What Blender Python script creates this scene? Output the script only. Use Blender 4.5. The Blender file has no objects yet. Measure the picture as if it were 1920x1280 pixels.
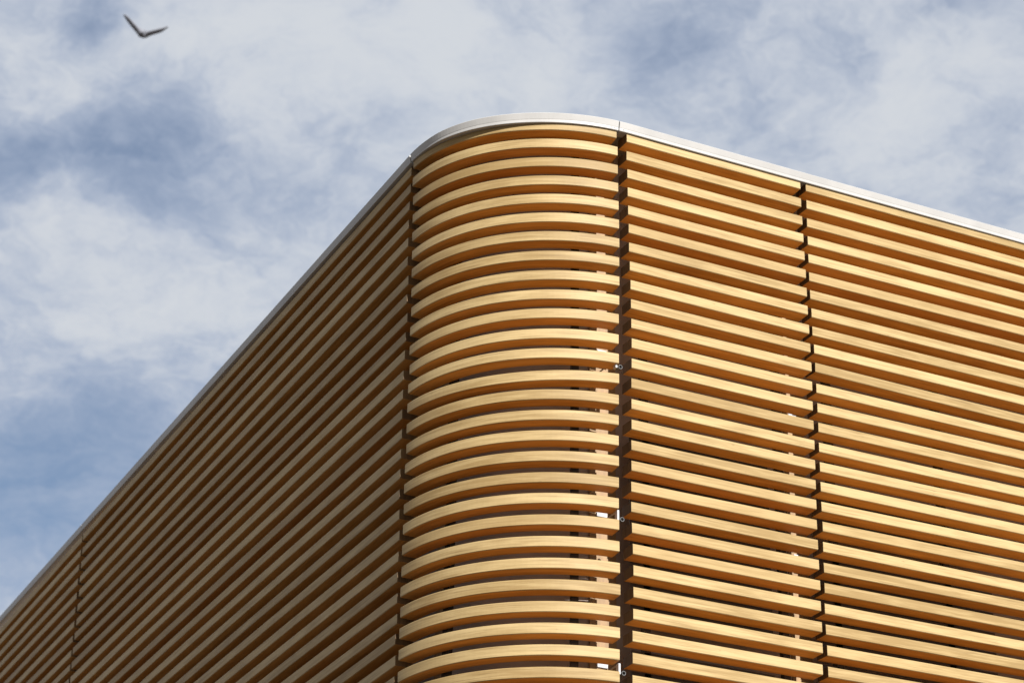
import bpy, bmesh, math, random
from mathutils import Vector, Matrix, Quaternion

random.seed(11)
sc = bpy.context.scene
COL = sc.collection
U = 0.12                      # metres per slat pitch
Z0 = 8.751                    # height of the top edge of the topmost slat
def W(x, y, z): return Vector((x * U, y * U, z * U + Z0))

# ------------------------------------------------------------------ camera
cam_d = bpy.data.cameras.new('camera')
cam = bpy.data.objects.new('camera', cam_d)
COL.objects.link(cam)
sc.camera = cam
cr = Vector((0.89258, -0.4507, 0.0131)); cu = Vector((-0.20661, -0.38301, 0.90034)); cf = Vector((0.40077, 0.80633, 0.43498))
cam.matrix_world = Matrix.Translation(W(-49.34678, -87.16448, -59.59479)) @ Matrix((cr, cu, -cf)).transposed().to_4x4()
cam_d.sensor_fit = 'HORIZONTAL'; cam_d.sensor_width = 36.0
F_PX = 4565.42
cam_d.lens = F_PX / 1920 * 36.0
cam_d.clip_start = 0.1; cam_d.clip_end = 2000
cam_d.dof.use_dof = True; cam_d.dof.focus_distance = 12.9; cam_d.dof.aperture_fstop = 4.0

# ------------------------------------------------------------------ sun, sky, exposure
SUN_EL, SUN_AZ = math.radians(35), math.radians(0.8)     # azimuth measured from -Y towards +X
sd = Vector((math.sin(SUN_AZ) * math.cos(SUN_EL), -math.cos(SUN_AZ) * math.cos(SUN_EL), math.sin(SUN_EL)))
sl = bpy.data.lights.new('sun', 'SUN'); sl.energy = 5.0; sl.angle = math.radians(0.53); sl.color = (1.0, 0.985, 0.96)
so = bpy.data.objects.new('sun', sl); COL.objects.link(so)
so.rotation_euler = sd.to_track_quat('Z', 'Y').to_euler(); so.location = (0, -20, 30)
sc.view_settings.view_transform = 'Standard'; sc.view_settings.look = 'None'
sc.view_settings.gamma = 1.0; sc.view_settings.use_curve_mapping = False
sc.view_settings.exposure = 1.05

class NT:
    """small helper for node trees"""
    def __init__(s, tree): s.t = tree
    def n(s, typ, **kw):
        nd = s.t.nodes.new(typ)
        for k, v in kw.items(): setattr(nd, k, v)
        return nd
    def set(s, sock, v):
        if isinstance(v, bpy.types.NodeSocket): s.t.links.new(v, sock)
        elif v is not None: sock.default_value = v
    def math(s, op, a, b=None, c=None, clamp=False):
        m = s.n('ShaderNodeMath', operation=op); m.use_clamp = clamp
        s.set(m.inputs[0], a); s.set(m.inputs[1], b)
        if c is not None: s.set(m.inputs[2], c)
        return m.outputs[0]
    def vmath(s, op, a, b=None):
        m = s.n('ShaderNodeVectorMath', operation=op); s.set(m.inputs[0], a); s.set(m.inputs[1], b)
        return m.outputs['Value'] if op in ('DISTANCE', 'LENGTH', 'DOT_PRODUCT') else m.outputs[0]
    def noise(s, vec, scale, detail=4, rough=0.55, dist=0.0, lac=2.0, color=False):
        m = s.n('ShaderNodeTexNoise'); s.set(m.inputs['Vector'], vec)
        m.inputs['Scale'].default_value = scale; m.inputs['Detail'].default_value = detail
        m.inputs['Roughness'].default_value = rough; m.inputs['Distortion'].default_value = dist
        m.inputs['Lacunarity'].default_value = lac
        return m.outputs['Color' if color else 'Fac']
    def ramp(s, v, a, b, c=0.0, d=1.0, smooth=True):
        m = s.n('ShaderNodeMapRange'); m.interpolation_type = 'SMOOTHSTEP' if smooth else 'LINEAR'
        s.set(m.inputs[0], v)
        for i, x in enumerate((a, b, c, d)): m.inputs[i + 1].default_value = x
        return m.outputs[0]
    def mix(s, f, a, b, blend='MIX'):
        m = s.n('ShaderNodeMix', data_type='RGBA', blend_type=blend)
        s.set(m.inputs[0], f); s.set(m.inputs[6], a); s.set(m.inputs[7], b)
        return m.outputs[2]

world = bpy.data.worlds.new('World'); sc.world = world; world.use_nodes = True
wt = world.node_tree; wt.nodes.clear(); N = NT(wt)
sky = N.n('ShaderNodeTexSky', sky_type='NISHITA'); sky.sun_disc = False
sky.sun_elevation = SUN_EL; sky.sun_rotation = math.pi - SUN_AZ
sky.altitude = 100; sky.air_density = 1.0; sky.dust_density = 1.0; sky.ozone_density = 1.0
tc = N.n('ShaderNodeTexCoord')
dirv = N.vmath('NORMALIZE', tc.outputs['Generated'])
sx = N.n('ShaderNodeSeparateXYZ'); N.set(sx.inputs[0], dirv)
den = N.math('ADD', N.math('MAXIMUM', sx.outputs[2], 0.0), 0.25)
cx = N.n('ShaderNodeCombineXYZ')
N.set(cx.inputs[0], N.math('DIVIDE', sx.outputs[0], den)); N.set(cx.inputs[1], N.math('DIVIDE', sx.outputs[1], den))
plane = cx.outputs[0]                                    # the cloud layer, seen as a flat sheet
# warp so that nothing keeps a round outline
w1 = N.vmath('SUBTRACT', N.noise(plane, 7.0, 5, 0.6, color=True), (0.5, 0.5, 0.5))
sc1 = N.n('ShaderNodeVectorMath', operation='SCALE'); N.set(sc1.inputs[0], w1); sc1.inputs['Scale'].default_value = 0.14
warped = N.vmath('ADD', plane, sc1.outputs[0])
def sky_pt(px, py):
    d = (cr * ((px - 960) / F_PX) + cu * (-(py - 640) / F_PX) + cf).normalized()
    k = max(d.z, 0) + 0.25
    return Vector((d.x / k, d.y / k, 0))
# (pixel of the cloud or hole when seen from the camera, radius in the same measure, amount)
BLOBS = [
    (230, 250, 115, -0.60), (300, 320, 75, -0.25), (10, 320, 80, -0.70), (160, 10, 60, -0.5), (40, 900, 190, -0.80),
    (150, 800, 130, -0.35), (1210, 60, 105, -0.32), (1330, 5, 110, -0.30), (1330, 210, 120, -0.12), (1820, 5, 80, -0.45),
    (660, 300, 90, -0.28), (395, 150, 60, -0.10), (480, 350, 110, -0.06), (560, 560, 110, -0.12), (1560, 70, 70, -0.30),
    (20, 1090, 140, -0.10), (130, 420, 70, 0.2),
    (620, 150, 190, 0.30), (480, 80, 160, 0.15), (60, 130, 110, 0.22), (150, 560, 170, 0.06), (1000, 110, 150, 0.32),
    (1760, 70, 130, 0.34), (1450, 60, 80, 0.14), (850, 60, 150, 0.16), (1640, 200, 130, 0.12), (560, 260, 50, 0.2), (300, 640, 110, 0.12),
]
dens = None
for (px, py, r, amt) in BLOBS:
    c = sky_pt(px, py)
    ex = (sky_pt(px + r, py) - c).length; ey = (sky_pt(px, py + r) - c).length
    rad = math.sqrt(ex * ey)
    d = N.math('DIVIDE', N.vmath('DISTANCE', warped, tuple(c)), rad)
    g = N.math('POWER', 2.0, N.math('MULTIPLY', N.math('MULTIPLY', d, d), -1.3))
    t = N.math('MULTIPLY', g, amt)
    dens = t if dens is None else N.math('ADD', dens, t)
fb = N.noise(plane, 9.0, 8, 0.62, 0.5)
fs = N.noise(warped, 22.0, 9, 0.70, 0.6)
base = N.math('ADD', N.math('MULTIPLY', N.math('SUBTRACT', fb, 0.5), 1.25), N.math('MULTIPLY', N.math('SUBTRACT', fs, 0.5), 0.95))
tot = N.math('ADD', N.math('ADD', base, 0.80), N.math('MULTIPLY', dens, 0.85))
cover = N.ramp(tot, -0.32, 1.0)
# cloud brightness: thick parts whiter, thin parts greyer, with soft internal shading
ccol = N.mix(N.ramp(N.math('ADD', tot, N.math('MULTIPLY', N.math('SUBTRACT', fs, 0.5), 0.3)), 0.35, 1.25), (4.15, 4.75, 5.95, 1), (6.0, 6.3, 6.75, 1))
# clouds turn a little warmer on the sun's side of the sky
sunside = N.ramp(N.vmath('DOT_PRODUCT', dirv, tuple(sd)), -0.3, 0.9)
ccol = N.mix(sunside, ccol, (5.6, 5.25, 4.7, 1))
skyc = N.mix(1.0, sky.outputs[0], (1.0, 1.0, 1.0, 1), 'MULTIPLY')
bg = N.n('ShaderNodeBackground'); N.set(bg.inputs[0], N.mix(cover, skyc, ccol)); bg.inputs[1].default_value = 0.052
wo = N.n('ShaderNodeOutputWorld'); wt.links.new(bg.outputs[0], wo.inputs[0])

# ------------------------------------------------------------------ materials
def new_mat(name):
    m = bpy.data.materials.new(name); m.use_nodes = True
    t = m.node_tree; t.nodes.clear(); n = NT(t)
    b = n.n('ShaderNodeBsdfPrincipled'); o = n.n('ShaderNodeOutputMaterial'); t.links.new(b.outputs[0], o.inputs[0])
    return m, n, b

def bamboo(name, lo, hi, knot, red):
    m, n, b = new_mat(name)
    uv = n.n('ShaderNodeUVMap'); oi = n.n('ShaderNodeObjectInfo')
    off = n.n('ShaderNodeCombineXYZ')
    n.set(off.inputs[0], n.math('MULTIPLY', oi.outputs['Random'], 37.0)); n.set(off.inputs[1], n.math('MULTIPLY', oi.outputs['Random'], 11.3))
    p = n.vmath('ADD', uv.outputs[0], off.outputs[0])
    def st(a, c): return n.vmath('MULTIPLY', p, (a, c, 1))
    strips = n.noise(st(1.6, 75.0), 1.0, 3, 0.6)            # laminated strips along the slat
    fine = n.noise(st(7.0, 260.0), 1.0, 3, 0.65)             # fibres
    cloud = n.noise(st(3.0, 22.0), 1.0, 3, 0.55)             # broad tone drift
    nodes = n.noise(st(22.0, 95.0), 1.0, 2, 0.5)             # the darker culm nodes
    spot = n.ramp(nodes, 0.68, 0.80)
    v = n.math('ADD', n.math('MULTIPLY', n.math('SUBTRACT', strips, 0.5), 1.15), n.math('MULTIPLY', n.math('SUBTRACT', fine, 0.5), 0.8))
    v = n.math('ADD', v, n.math('MULTIPLY', n.math('SUBTRACT', cloud, 0.5), 1.1))
    v = n.math('ADD', v, n.math('MULTIPLY', n.math('SUBTRACT', oi.outputs['Random'], 0.5), 0.46))
    f = n.ramp(v, -0.30, 0.30, smooth=False)
    c = n.mix(f, lo, hi)
    dash = n.ramp(n.noise(st(3.2, 105.0), 1.0, 2, 0.5), 0.56, 0.74)   # darker single strips
    c = n.mix(n.math('MULTIPLY', dash, 0.38), c, knot)
    c = n.mix(n.math('MULTIPLY', spot, 0.5), c, knot)
    # some boards are a redder, denser lamella
    rnd2 = n.math('FRACT', n.math('MULTIPLY', oi.outputs['Random'], 17.31))
    c = n.mix(n.ramp(rnd2, 0.80, 0.98, 0.0, 0.35), c, red)
    n.set(b.inputs['Base Color'], c)
    n.set(b.inputs['Roughness'], n.ramp(fine, 0.3, 0.7, 0.50, 0.64, False))
    b.inputs['Specular IOR Level'].default_value = 0.2
    bp = n.n('ShaderNodeBump'); bp.inputs['Strength'].default_value = 0.25; bp.inputs['Distance'].default_value = 0.0012
    n.set(bp.inputs['Height'], n.math('ADD', fine, strips)); n.set(b.inputs['Normal'], bp.outputs[0])
    return m
# laminated bamboo: narrow outer edge paler, broad faces redder with the orange underside bounce put into their colour
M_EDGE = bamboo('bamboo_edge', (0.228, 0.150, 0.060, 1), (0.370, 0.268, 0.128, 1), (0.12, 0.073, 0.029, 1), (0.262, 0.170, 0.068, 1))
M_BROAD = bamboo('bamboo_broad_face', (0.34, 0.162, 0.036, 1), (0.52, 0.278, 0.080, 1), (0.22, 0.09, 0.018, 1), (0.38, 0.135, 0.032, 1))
M_END = bamboo('bamboo_end_grain', (0.08, 0.044, 0.019, 1), (0.15, 0.088, 0.038, 1), (0.05, 0.028, 0.012, 1), (0.09, 0.045, 0.02, 1))
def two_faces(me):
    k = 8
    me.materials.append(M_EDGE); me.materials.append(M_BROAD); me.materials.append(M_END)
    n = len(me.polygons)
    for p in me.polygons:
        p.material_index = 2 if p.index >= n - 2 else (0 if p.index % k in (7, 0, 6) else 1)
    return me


def simple(name, col, rough=0.6, var=0.12, scale=6.0, metal=0.0, spec=0.5, bump=0.0, stretch=(1, 1, 1)):
    m, n, b = new_mat(name)
    tcn = n.n('ShaderNodeTexCoord')
    v = n.vmath('MULTIPLY', tcn.outputs['Object'], stretch)
    a = n.noise(v, scale, 6, 0.6)
    lo = tuple(x * (1 - var) for x in col) + (1,); hi = tuple(min(1, x * (1 + var)) for x in col) + (1,)
    n.set(b.inputs['Base Color'], n.mix(n.ramp(a, 0.3, 0.7), lo, hi))
    n.set(b.inputs['Roughness'], n.ramp(a, 0.3, 0.7, rough * 0.9, min(1, rough * 1.1), False))
    b.inputs['Metallic'].default_value = metal; b.inputs['Specular IOR Level'].default_value = spec
    if bump:
        bp = n.n('ShaderNodeBump'); bp.inputs['Strength'].default_value = bump; bp.inputs['Distance'].default_value = 0.002
        n.set(bp.inputs['Height'], n.noise(v, scale * 9, 3, 0.5)); n.set(b.inputs['Normal'], bp.outputs[0])
    return m
M_COPING = simple('coping_paint', (0.345, 0.335, 0.322), 0.40, 0.08, 3.0, spec=0.22)
M_WALL = simple('taupe_wall', (0.29, 0.23, 0.20), 0.7, 0.12, 4.0, bump=0.1)
M_POST = simple('post_timber', (0.25, 0.155, 0.075), 0.6, 0.18, 9.0, bump=0.1, stretch=(3, 3, 0.3))
M_RAIL = simple('black_steel', (0.018, 0.015, 0.014), 0.5, 0.2, 10.0)
M_WHITE = simple('white_paint', (0.40, 0.395, 0.40), 0.45, 0.05, 14.0)
M_TUBE = simple('galvanised_tube', (0.11, 0.11, 0.11), 0.6, 0.15, 20.0)
M_ROOF = simple('roof_membrane', (0.22, 0.22, 0.22), 0.8, 0.15, 2.0)
M_PLINTH = simple('plinth_concrete', (0.33, 0.31, 0.29), 0.85, 0.15, 3.0, bump=0.3)
M_GROUND = simple('paving', (0.055, 0.042, 0.032), 0.85, 0.25, 0.8, bump=0.3)
M_BIRD = simple('grey_feathers', (0.15, 0.155, 0.18), 0.9, 0.2, 20.0)

# ------------------------------------------------------------------ objects and helpers
def link(name, me, mat, parent=None):
    o = bpy.data.objects.new(name, me); COL.objects.link(o)
    if mat is not None and not me.materials: me.materials.append(mat)
    if parent is not None: o.parent = parent
    return o
def empty(name, loc, label, cat):
    o = bpy.data.objects.new(name, None); COL.objects.link(o); o.location = loc
    o['label'] = label; o['category'] = cat; o.empty_display_size = 0.3
    return o

def sweep(name, prof, frames, closed=True, uv=True, smooth=False):
    """prof: list of (n, z); frames: list of functions-of-profile points already as callables"""
    me = bpy.data.meshes.new(name); k = len(prof)
    vs, fs, uvs = [], [], []
    per = [0.0]
    for i in range(k):
        a, b_ = prof[i], prof[(i + 1) % k]
        per.append(per[-1] + math.hypot(a[0] - b_[0], a[1] - b_[1]) * U)
    L = [0.0]
    for j, fr in enumerate(frames):
        for q in prof: vs.append(fr(q))
        if j: L.append(L[-1] + (Vector(vs[j * k]) - Vector(vs[(j - 1) * k])).length)
    for j in range(len(frames) - 1):
        for i in range(k):
            i2 = (i + 1) % k
            fs.append((j * k + i, j * k + i2, (j + 1) * k + i2, (j + 1) * k + i))
            uvs += [(L[j], per[i]), (L[j], per[i + 1]), (L[j + 1], per[i + 1]), (L[j + 1], per[i])]
    for cap, j in ((range(k - 1, -1, -1), 0), (range(k), len(frames) - 1)):
        fs.append(tuple(j * k + i for i in cap))
        uvs += [(0.3 * prof[i][1] * U, prof[i][0] * U) for i in cap]
    me.from_pydata(vs, [], fs)
    if uv:
        ul = me.uv_layers.new(name='UVMap')
        for i, w in enumerate(uvs): ul.data[i].uv = w
    me.update()
    bm = bmesh.new(); bm.from_mesh(me); bmesh.ops.recalc_face_normals(bm, faces=bm.faces[:]); bm.to_mesh(me); bm.free()
    return me

def box_mesh(name, x0, x1, y0, y1, z0, z1, bev=0.0):
    bm = bmesh.new(); bmesh.ops.create_cube(bm, size=1.0)
    for v in bm.verts:
        v.co = Vector(((x0 + x1) / 2 + v.co.x * (x1 - x0), (y0 + y1) / 2 + v.co.y * (y1 - y0), (z0 + z1) / 2 + v.co.z * (z1 - z0)))
    if bev: bmesh.ops.bevel(bm, geom=bm.edges[:], offset=bev, segments=1, affect='EDGES')
    me = bpy.data.meshes.new(name); bm.to_mesh(me); bm.free(); return me

# fitted dimensions, in slat pitches
R, TH_R, TH_E, PHI = 7.71872, 0.0766, 1.53775, 1.59307
H, DEP, DEP_C = 0.4918, 0.86, 0.79
X1L, X1R, X2L, Y1, Y2 = -0.01457, 9.75943, 10.01979, 0.016, 0.025
Z1, P1, Z2, P2 = -0.11061, 0.99512, -0.16964, 0.99326
ZL, PL, OL = 0.06925, 1.00706, -0.045
S_L1R, S_L1L, S_L2R = 0.21511, 56.03864, 56.42
TV = Vector((-math.cos(PHI), math.sin(PHI), 0)); NV = Vector((-math.sin(PHI), -math.cos(PHI), 0))
ROWS = 34
# per-row scatter of the slat ends, read along (first list) and up (second list) the facade
TAB = {
    'cR': ([0.035,-0.006,-0.016,-0.027,-0.043,-0.059,-0.071,-0.051,-0.056,-0.038,-0.018,-0.003,-0.0,-0.013,0.017,0.018,0.025,0.031,0.033,0.039,0.031,0.023,0.015,-0.007,0.021,0.027,0.049,0.054,0.054,0.054],
        [-0.136,-0.084,-0.071,-0.042,-0.008,0.008,0.02,0.023,0.03,0.032,0.085,0.048,0.066,0.078,0.017,0.015,0.017,0.022,-0.008,0.005,-0.006,-0.016,-0.027,-0.02,-0.025,0.011,0.029,0.044,0.044,0.044]),
    'r1L': ([-0.07,-0.079,-0.057,-0.048,-0.033,-0.017,-0.003,0.029,0.055,0.063,0.063,0.073,0.07,0.046,0.031,0.019,0.007,-0.005,-0.028,-0.04,-0.014,0.011,0.036,0.015,-0.008,-0.047,-0.059,-0.069,-0.069,-0.069],
        [-0.088,-0.07,-0.056,-0.041,-0.016,0.009,0.028,0.048,0.066,0.084,0.064,0.059,0.048,0.049,0.003,-0.018,-0.028,-0.027,-0.047,-0.014,-0.008,-0.002,0.003,-0.013,-0.024,-0.034,-0.034,-0.04,-0.04,-0.04]),
    'r1R': ([-0.086,-0.069,-0.054,-0.051,-0.03,-0.01,0.02,0.027,0.048,0.066,0.068,0.066,0.066,0.058,0.04,0.018,0.012,-0.009,-0.021,-0.02,-0.017,-0.002,-0.01,-0.016,-0.042,-0.069,-0.069,-0.069,-0.069,-0.069],
        [-0.064,-0.059,-0.062,-0.042,-0.017,-0.0,0.02,0.057,0.028,0.043,0.04,0.037,0.014,0.02,-0.003,-0.018,-0.016,-0.013,-0.008,-0.004,0.016,0.018,0.025,0.015,0.011,0.003,0.003,0.003,0.003,0.003]),
    'r2L': ([-0.013,-0.016,-0.034,-0.042,-0.047,-0.05,-0.052,-0.021,-0.011,0.02,0.051,0.059,0.058,0.061,0.053,0.041,0.034,0.023,0.033,0.016,0.001,-0.01,-0.049,-0.058,-0.036,-0.035,-0.035,-0.035,-0.035,-0.035],
        [-0.022,-0.013,-0.032,-0.033,-0.013,-0.016,0.0,0.024,0.056,0.096,0.135,0.042,0.014,0.011,-0.017,-0.019,-0.017,-0.017,-0.013,-0.015,-0.036,-0.027,-0.027,-0.032,-0.027,-0.031,-0.031,-0.031,-0.031,-0.031]),
    'eL': ([0.243,0.243,0.145,0.099,0.083,0.031,0.01,-0.067,-0.091,-0.07,-0.048,-0.118,-0.073,-0.028,-0.056,-0.06,0.016,0.0,-0.017,0.012,0.016,0.001,0.001,-0.027,-0.024,-0.0,0.005,0.005,0.005,0.005],
        [0.179,0.179,0.092,0.065,0.07,0.054,0.075,-0.007,-0.032,-0.047,-0.043,-0.055,-0.03,0.005,-0.057,-0.067,-0.034,-0.033,-0.038,-0.019,-0.024,-0.056,-0.024,0.008,0.013,0.024,0.008,0.008,0.008,0.008]),
    'l1R': ([-0.015,0.005,-0.029,0.018,0.028,0.044,-0.066,-0.068,-0.09,-0.048,-0.012,0.039,0.069,0.102,0.058,0.044,0.057,0.053,0.065,0.022,-0.01,-0.013,-0.07,-0.123,-0.024,-0.004,-0.011,-0.011,-0.011,-0.011],
        [-0.053,0.016,0.006,0.014,0.056,0.034,-0.044,-0.047,-0.042,-0.049,0.032,-0.0,0.037,0.029,0.018,0.005,0.023,0.003,0.024,-0.007,-0.049,-0.036,-0.057,-0.043,0.025,0.051,0.081,0.081,0.081,0.081]),
    'l1L': ([0.172,0.061,0.031,-0.041,-0.113,-0.125,-0.164,-0.062,0.037,0.031,0.031,0.031,0.031,0.031,0.031,0.031,0.031,0.031,0.031,0.031,0.031,0.031,0.031,0.031,0.031,0.031,0.031,0.031,0.031,0.031],
        [0.111,0.038,0.028,-0.008,-0.038,-0.072,-0.089,-0.048,-0.013,-0.004,-0.004,-0.004,-0.004,-0.004,-0.004,-0.004,-0.004,-0.004,-0.004,-0.004,-0.004,-0.004,-0.004,-0.004,-0.004,-0.004,-0.004,-0.004,-0.004,-0.004]),
    'l2R': ([0.0,0.0,0.103,0.012,0.093,-0.025,-0.021,0.035,0.022,-0.049,-0.049,-0.049,-0.049,-0.049,-0.049,-0.049,-0.049,-0.049,-0.049,-0.049,-0.049,-0.049,-0.049,-0.049,-0.049,-0.049,-0.049,-0.049,-0.049,-0.049],
        [0.078,0.078,0.09,-0.006,0.046,-0.026,-0.006,-0.012,-0.034,-0.039,-0.039,-0.039,-0.039,-0.039,-0.039,-0.039,-0.039,-0.039,-0.039,-0.039,-0.039,-0.039,-0.039,-0.039,-0.039,-0.039,-0.039,-0.039,-0.039,-0.039]),
}

def tb(s, which, k):
    a = TAB[s][which]
    return a[k] if k < 28 else a[27] * 0.5

GROUND_Z = 0.0
zg = (GROUND_Z - Z0) / U                                   # the ground in pitches

# ------------------------------------------------------------------ ground
me = bpy.data.meshes.new('ground')
bm = bmesh.new(); bmesh.ops.create_grid(bm, x_segments=8, y_segments=8, size=600); bm.to_mesh(me); bm.free()
g = link('ground', me, M_GROUND); g['kind'] = 'structure'

# ------------------------------------------------------------------ building: wall, roof, plinth
B = empty('building', (0, 0, 0), 'rounded building corner clad in horizontal golden bamboo slats under a pale metal coping', 'building')

def outline(off, z=0.0, nt=40, x_end=40.0, s_end=112.0):
    """plan line of the facade, moved inwards by off"""
    pts = [Vector((x_end, off, z)), Vector((0, off, z))]
    for i in range(1, nt):
        t = PHI * i / nt
        pts.append(Vector((-(R - off) * math.sin(t), R - (R - off) * math.cos(t), z)))
    b0 = Vector((0, R, z)) + NV * (R - off)
    pts.append(b0); pts.append(b0 + TV * s_end)
    return pts

def sheet(name, off, thick, z0, z1, mat, **kw):
    a, b_ = outline(off, **kw), outline(off + thick, **kw)
    frames = []
    for p, q in zip(a, b_):
        def fr(pt, p=p, q=q):
            c = p.lerp(q, pt[0]); return W(c.x, c.y, pt[1])
        frames.append(fr)
    return link(name, sweep(name, [(0, z1), (1, z1), (1, z0), (0, z0)], frames, uv=False), mat, B)
WD = 2.26
sheet('wall', WD, 1.0, zg, 0.2, M_WALL)
sheet('plinth', 0.35, WD - 0.36, zg, -(ROWS + 0.6), M_PLINTH)
ro = outline(0.5)
zr = 0.12
top = [W(p.x, p.y, zr) for p in ro] + [W(60, 110, zr)]
bot = [W(p.x, p.y, zr - 0.25) for p in ro] + [W(60, 110, zr - 0.25)]
k = len(top)
me = bpy.data.meshes.new('roof')
me.from_pydata([tuple(v) for v in top + bot], [], [tuple(range(k)), tuple(range(2 * k - 1, k - 1, -1))] + [(i, i + k, (i + 1) % k + k, (i + 1) % k) for i in range(k)])
bm = bmesh.new(); bm.from_mesh(me); bmesh.ops.recalc_face_normals(bm, faces=bm.faces[:]); bm.to_mesh(me); bm.free()
link('roof', me, M_ROOF, B)

# ------------------------------------------------------------------ coping, in lengths with open joints
O_, I_, ZT, ZM, ZB = 0.16, 0.07, 0.2576, -0.065, -0.239
def cop_tilt(x, y):
    return -0.0024 * x + 0.0396 * min(max(y, 0), R) + 0.0050 * max(y - R, 0)
prof_c = [(O_ - 0.03, ZT), (O_ - 0.005, ZT - 0.03), (I_ + 0.025, ZM + 0.01), (I_ + 0.015, ZM - 0.01), (I_ + 0.01, ZB + 0.02), (I_ - 0.01, ZB), (-0.45, ZB), (-0.45, ZT)]
def cop_frame(pos, nrm, extra=0.0):
    def fr(pt):
        n_ = pt[0] + (extra if pt[0] > -0.4 else 0)
        c = pos + nrm * n_
        return W(c.x, c.y, pt[1] + cop_tilt(pos.x, pos.y) - (0.08 * min(1, max(0, (pos.y - 0.45 * R) / (0.55 * R))) if pt[1] > -0.1 else 0))
    return fr
def bulge(t): return 0.15 * math.exp(-((math.degrees(t) - 62) / 25) ** 2) * min(1, max(0, (PHI - t) / 0.35))
def arc_f(t): return cop_frame(Vector((-R * math.sin(t), R - R * math.cos(t), 0)), Vector((-math.sin(t), -math.cos(t), 0)), bulge(t))
def left_f(s): return cop_frame(Vector((0, R, 0)) + NV * R + TV * s, NV)
def right_f(x): return cop_frame(Vector((x, 0, 0)), Vector((0, -1, 0)))
TJ = 0.070
pieces = [
    ('pale metal coping length above the sunlit face', [right_f(40 - 40 * i / 24) for i in range(25)] + [arc_f(TJ * 0.5), arc_f(TJ - 0.003)]),
    ('curved pale metal coping length round the corner', [arc_f(TJ + 0.003 + (PHI - 0.02 - TJ) * i / 56) for i in range(57)]),
    ('pale metal coping length above the shaded face', [left_f(0.0 + 56.2 * i / 30) for i in range(31)]),
    ('far pale metal coping length above the shaded face', [left_f(56.28 + 56 * i / 20) for i in range(21)]),
]
for lab, frs in pieces:
    me = sweep('coping', prof_c, frs)
    for p in me.polygons: p.use_smooth = False
    o = link('coping', me, M_COPING, B); o['label'] = lab
def disc(name, c, nrm, r, th, mat, parent, seg=10):
    bm = bmesh.new(); bmesh.ops.create_cone(bm, cap_ends=True, segments=seg, radius1=r, radius2=r, depth=th)
    q = nrm.to_track_quat('Z', 'Y').to_matrix().to_4x4()
    bmesh.ops.transform(bm, matrix=Matrix.Translation(c) @ q, verts=bm.verts[:])
    me = bpy.data.meshes.new(name); bm.to_mesh(me); bm.free()
    return link(name, me, mat, parent)
for t in (0.118, 0.100):
    n_ = I_ + 0.016; c = Vector((-(R + n_) * math.sin(t), R - (R + n_) * math.cos(t), 0))
    disc('screw', W(c.x, c.y, -0.13), Vector((-math.sin(t), -math.cos(t), 0)), 0.0026, 0.002, M_TUBE, B)
disc('screw', W(-0.30, -I_ - 0.016, -0.14), Vector((0, -1, 0)), 0.0026, 0.002, M_TUBE, B)

# ------------------------------------------------------------------ posts behind the joints and black steel rails behind the slats
Z_BOT = -(ROWS + 0.6)
def post(x0, x1, y0, y1, mat, name, rotz=None, org=None):
    me = box_mesh(name, x0 * U, x1 * U, y0 * U, y1 * U, Z_BOT * U + Z0, -0.35 * U + Z0)
    o = link(name, me, mat, B)
    if rotz is not None: o.rotation_euler.z = rotz; o.location = org
    return o
post(-0.92, 0.42, 2.19, 2.27, M_POST, 'timber_post')
post(9.58, 10.68, 2.19, 2.27, M_POST, 'timber_post')
bL = Vector((0, R, 0)) + NV * R
orgL = Vector((bL.x * U, bL.y * U, 0)); ROTL = -PHI
for s in (0.0, 56.2):                                     # local x runs towards the corner
    post(-s - 0.6, -s + 0.6, 2.19, 2.27, M_POST if s == 0 else M_RAIL, 'timber_post' if s == 0 else 'joint_post', ROTL, orgL)  # far joint's post is black: the shade in the gap put into its colour
RD0, RD1 = 0.88, 1.2
for x0, x1 in ((1.08, 1.40), (8.27, 8.61), (11.13, 11.49), (17.47, 17.82), (23.6, 23.95), (29.8, 30.15)):
    post(x0, x1, RD0, RD1, M_RAIL, 'support_rail')
for td in (18.6, 70.0):
    t = math.radians(td)
    c = Vector((-R * math.sin(t), R - R * math.cos(t), 0))
    post(-0.17, 0.17, RD0, RD1, M_RAIL, 'support_rail', -t, Vector((c.x * U, c.y * U, 0)))
for s in [1.2 + 7.0 * i for i in range(16)]:
    post(-s - 0.17, -s + 0.17, RD0, RD1, M_RAIL, 'support_rail', ROTL, orgL)

# black strips behind single slats of the sunlit face
for kx, (xa, xb, zz, pp) in enumerate(((0.40, 7.75, Z1, P1), (10.42, 20.2, Z2, P2))):
    for r in range(14, ROWS - 2):
        if kx == 0 and r in (14, 24, 29): continue
        if kx == 1 and r in (14, 15, 18, 25, 29): continue
        hh = 0.5 if r < 24 else random.choice((0.36, 0.40, 0.44))
        y = 0.88
        zt = zz - (r + 1) * pp
        me = box_mesh('black_strip', xa * U, xb * U, y * U, (y + 0.05) * U, (zt + 0.02) * U + Z0, (zt + hh) * U + Z0)
        link('black_strip', me, M_RAIL, B)

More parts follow.
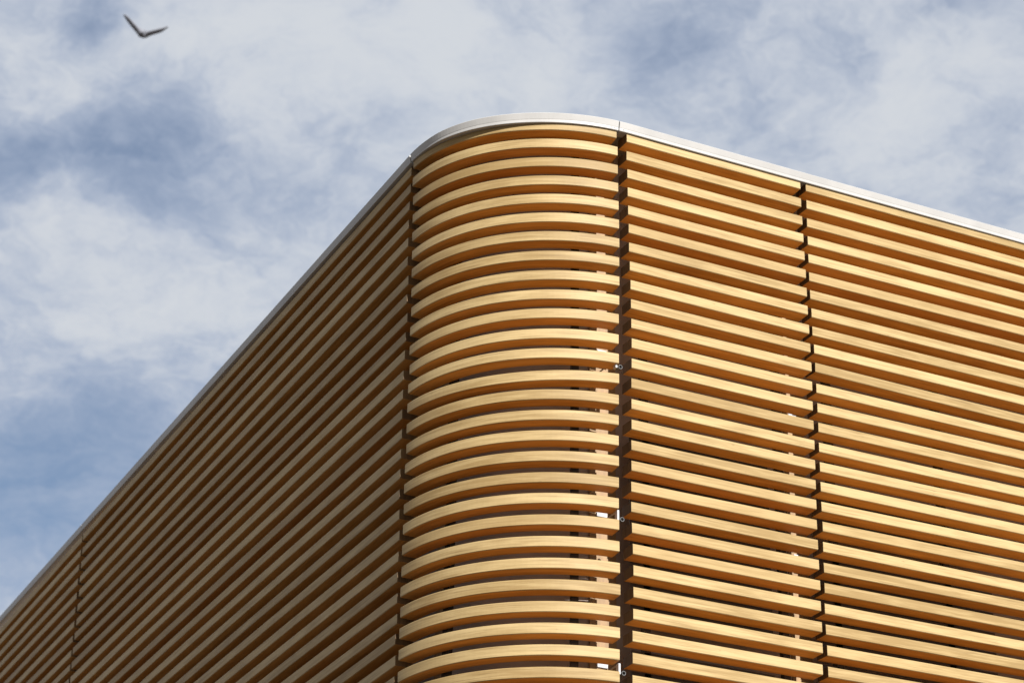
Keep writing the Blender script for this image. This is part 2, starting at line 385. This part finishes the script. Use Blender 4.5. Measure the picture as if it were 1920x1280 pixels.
# ------------------------------------------------------------------ slats
c_ = 0.028
def slat_prof(D): return [(0.0, -c_), (c_, 0.0), (D - c_, 0.0), (D, -c_), (D, -H + c_), (D - c_, -H), (c_, -H), (0.0, -H + c_)]
prof_s, prof_a = slat_prof(DEP), slat_prof(DEP_C)
def straight_mesh(L, n=8):
    """a batten with a slight natural bow and twist"""
    by, bz, tw, ph = random.uniform(-0.02, 0.02), random.uniform(-0.012, 0.012), math.radians(random.uniform(-1.0, 1.0)), random.uniform(0, 6.28)
    def fr(u):
        oy = by * math.sin(math.pi * u) + 0.006 * math.sin(7 * u + ph) - 0.006 * math.sin(ph) * (1 - u) - 0.006 * math.sin(7 + ph) * u
        oz = bz * math.sin(math.pi * u)
        a = tw * (u - 0.5)
        return lambda pt: Vector((u * L * U, (pt[0] * math.cos(a) - pt[1] * math.sin(a) + oy) * U, (pt[0] * math.sin(a) + pt[1] * math.cos(a) + oz) * U))
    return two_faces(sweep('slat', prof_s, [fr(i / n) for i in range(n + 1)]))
def variants(L, n=8, count=6): return [straight_mesh(L, n) for _ in range(count)]
def put_slat(me, L0, p0, p1, roll, inward):
    """lay a straight slat with its outer top edge from p0 to p1 (pitches)"""
    o = link('slat', me, None, B)
    a, b_ = W(*p0), W(*p1)
    xa = (b_ - a).normalized()
    ya = (inward - xa * inward.dot(xa)).normalized(); za = xa.cross(ya)
    m = Matrix((xa, ya, za)).transposed().to_4x4()
    m = Matrix.Translation(a) @ m @ Matrix.Rotation(roll, 4, 'X')
    o.matrix_world = m @ Matrix.Diagonal(((b_ - a).length / (L0 * U), 1, 1, 1))
    return o
def jit(s): return random.uniform(-s, s)
YIN = Vector((0, 1, 0)); NIN = -NV
L1, L2 = X1R - X1L, 20.5
V1, V2, VL1, VL2 = variants(L1), variants(L2), variants(S_L1L - S_L1R, 16), variants(54.0, 8, 3)
def r2tilt(k):
    pts = [(0, -0.04), (1, -0.037), (6, 0.012), (12, 0.03), (18, 0.042), (24, 0.075), (34, 0.08)]
    for (a, va), (b_, vb) in zip(pts, pts[1:]):
        if a <= k <= b_: return va + (vb - va) * (k - a) / (b_ - a)
    return 0.08
for k in range(ROWS):
    # sunlit face, first panel
    y = Y1 + jit(0.012)
    put_slat(random.choice(V1), L1, (X1L + 0.00253 * k + tb('r1L', 0, k), y, Z1 - P1 * k + tb('r1L', 1, k)),
             (X1R + 0.00238 * k + tb('r1R', 0, k), y + jit(0.012), Z1 - P1 * k + tb('r1R', 1, k)), math.radians(jit(1.2)), YIN)
    # sunlit face, second panel
    y = Y2 + jit(0.012)
    xl = X2L + 0.00238 * k + tb('r2L', 0, k); zl = tb('r2L', 1, k); zr_ = r2tilt(k)
    sl_ = (zr_ - zl) / (23.3 - xl)
    put_slat(random.choice(V2), L2, (xl, y, Z2 - P2 * k + zl), (xl + L2, y + jit(0.02), Z2 - P2 * k + zl + sl_ * L2), math.radians(jit(1.2)), YIN)
    # shaded face: first panel, then the far one
    def lp(s, z, off=0.0): q = Vector((0, R, 0)) + NV * (R + OL + off) + TV * s; return (q.x, q.y, z)
    zk = ZL - PL * k
    put_slat(random.choice(VL1), S_L1L - S_L1R, lp(S_L1L - 0.00743 * k + tb('l1L', 0, k), zk + tb('l1L', 1, k) * 0.6, jit(0.01)),
             lp(S_L1R - 0.00743 * k + tb('l1R', 0, k), zk + tb('l1R', 1, k), jit(0.03)), math.radians(jit(1.2)), NIN)
    put_slat(random.choice(VL2), 54.0, lp(S_L2R - 0.00743 * k + tb('l2R', 0, k) + 54.0, zk + jit(0.03)),
             lp(S_L2R - 0.00743 * k + tb('l2R', 0, k), zk + tb('l2R', 1, k) * 0.6, jit(0.015)), math.radians(jit(1.2)), NIN)
    # rounded corner
    t0 = TH_R - tb('cR', 0, k) / R; t1 = TH_E - 9e-5 * k + tb('eL', 0, k) / R
    za, zb = tb('cR', 1, k), tb('eL', 1, k)
    t0 = TH_R + tb('cR', 0, k) / R
    frs = []; n_seg = 44
    roll = math.radians(jit(0.8)); dr = jit(0.012); sag = -0.15 if k == 13 else jit(0.01)
    for i in range(n_seg + 1):
        u = i / n_seg; t = t0 + (t1 - t0) * u
        dz = za + (zb - za) * u + sag * math.sin(math.pi * u)
        def fr(pt, t=t, dz=dz):
            nn = pt[0] + pt[1] * math.sin(roll); zz = pt[1] - pt[0] * math.sin(roll)
            r_ = R + dr - nn
            return W(-r_ * math.sin(t), R - r_ * math.cos(t), -k + dz + zz)
        frs.append(fr)
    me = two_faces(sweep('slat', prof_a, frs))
    o = link('slat', me, None, B)

# ------------------------------------------------------------------ white fixing brackets in the open joints
def bracket(x_tab, x_plate, row, z_tab, full=True):
    o = link('bracket', box_mesh('bracket', x_plate[0] * U, x_plate[1] * U, 2.12 * U, 2.18 * U, (z_tab + 0.85) * U + Z0, (z_tab + 1.75) * U + Z0, 0.002), M_WHITE, B)
    if not full: return
    link('bracket_tab', box_mesh('bracket_tab', x_tab * U, (x_tab + 0.10) * U, 0.12 * U, 0.36 * U, (z_tab - 0.05) * U + Z0, (z_tab + 0.44) * U + Z0, 0.0015), M_WHITE, o)
    link('bracket_arm', box_mesh('bracket_arm', (x_tab + 0.02) * U, (x_tab + 0.07) * U, 0.40 * U, 2.12 * U, (z_tab + 0.36) * U + Z0, (z_tab + 0.41) * U + Z0), M_WHITE, o)
    bm = bmesh.new(); r = 0.10 * U; seg = 14; ln = 0.30 * U
    rings = []
    for (yy, rr) in ((0, r), (ln, r), (ln, r * 0.8), (0, r * 0.8)):
        rings.append([bm.verts.new((math.cos(2 * math.pi * i / seg) * rr, yy, math.sin(2 * math.pi * i / seg) * rr)) for i in range(seg)])
    for a in range(4):
        for i in range(seg):
            bm.faces.new((rings[a][i], rings[a][(i + 1) % seg], rings[(a + 1) % 4][(i + 1) % seg], rings[(a + 1) % 4][i]))
    bmesh.ops.recalc_face_normals(bm, faces=bm.faces[:])
    me = bpy.data.meshes.new('bracket_tube'); bm.to_mesh(me); bm.free()
    tu = link('bracket_tube', me, M_TUBE, o); tu.location = W(x_tab + 0.24, 0.10, z_tab + 0.02)
bracket(-0.70, (-0.62, -0.05), 13, -12.55)
bracket(-0.66, (-0.62, -0.05), 20, -19.95)
bracket(-0.64, (-0.62, -0.05), 27, -27.0)
for zt in (-13.4, -20.6, -27.6):
    bracket(9.9, (9.85, 10.3), 0, zt - 0.15, False)

# ------------------------------------------------------------------ bird over the roof, wings raised
def bird(px, py, dist, span_px):
    d = cr * ((px - 960) / F_PX) + cu * (-(py - 640) / F_PX) + cf
    pos = cam.matrix_world.translation + d * dist
    s = span_px / F_PX * dist                              # wing span in metres
    X, Z, Y = cr, cu, cf
    me = bpy.data.meshes.new('bird')
    V = [Vector(v) for v in ((0, 0, 0), (0, -0.2, 0.02), (0, -0.34, 0.03), (0, 0.2, 0.0), (0, 0.36, -0.01),
         (-0.16, -0.04, 0.15), (-0.34, 0.03, 0.36), (-0.44, 0.12, 0.46),
         (0.18, -0.04, 0.04), (0.40, 0.03, 0.11), (0.54, 0.12, 0.20))]
    E = [(0, 1), (1, 2), (0, 3), (3, 4), (0, 5), (5, 6), (6, 7), (0, 8), (8, 9), (9, 10)]
    Rr = [(0.085, 0.085), (0.07, 0.07), (0.045, 0.045), (0.055, 0.045), (0.065, 0.015),
          (0.085, 0.035), (0.075, 0.028), (0.02, 0.012), (0.085, 0.035), (0.075, 0.028), (0.02, 0.012)]
    me.from_pydata([tuple((X * v.x + Y * v.y + Z * v.z) * s) for v in V], E, [])
    o = link('bird', me, M_BIRD); o.location = pos
    m = o.modifiers.new('skin', 'SKIN')
    for i, (a, b_) in enumerate(Rr): me.skin_vertices[0].data[i].radius = (a * s, b_ * s)
    me.skin_vertices[0].data[0].use_root = True
    sb = o.modifiers.new('sub', 'SUBSURF'); sb.levels = 2; sb.render_levels = 2
    o['label'] = 'small dark bird gliding with raised wings among the clouds'; o['category'] = 'bird'
    return o



bird(268, 66, 70.0, 86)
bpy.context.view_layer.update()
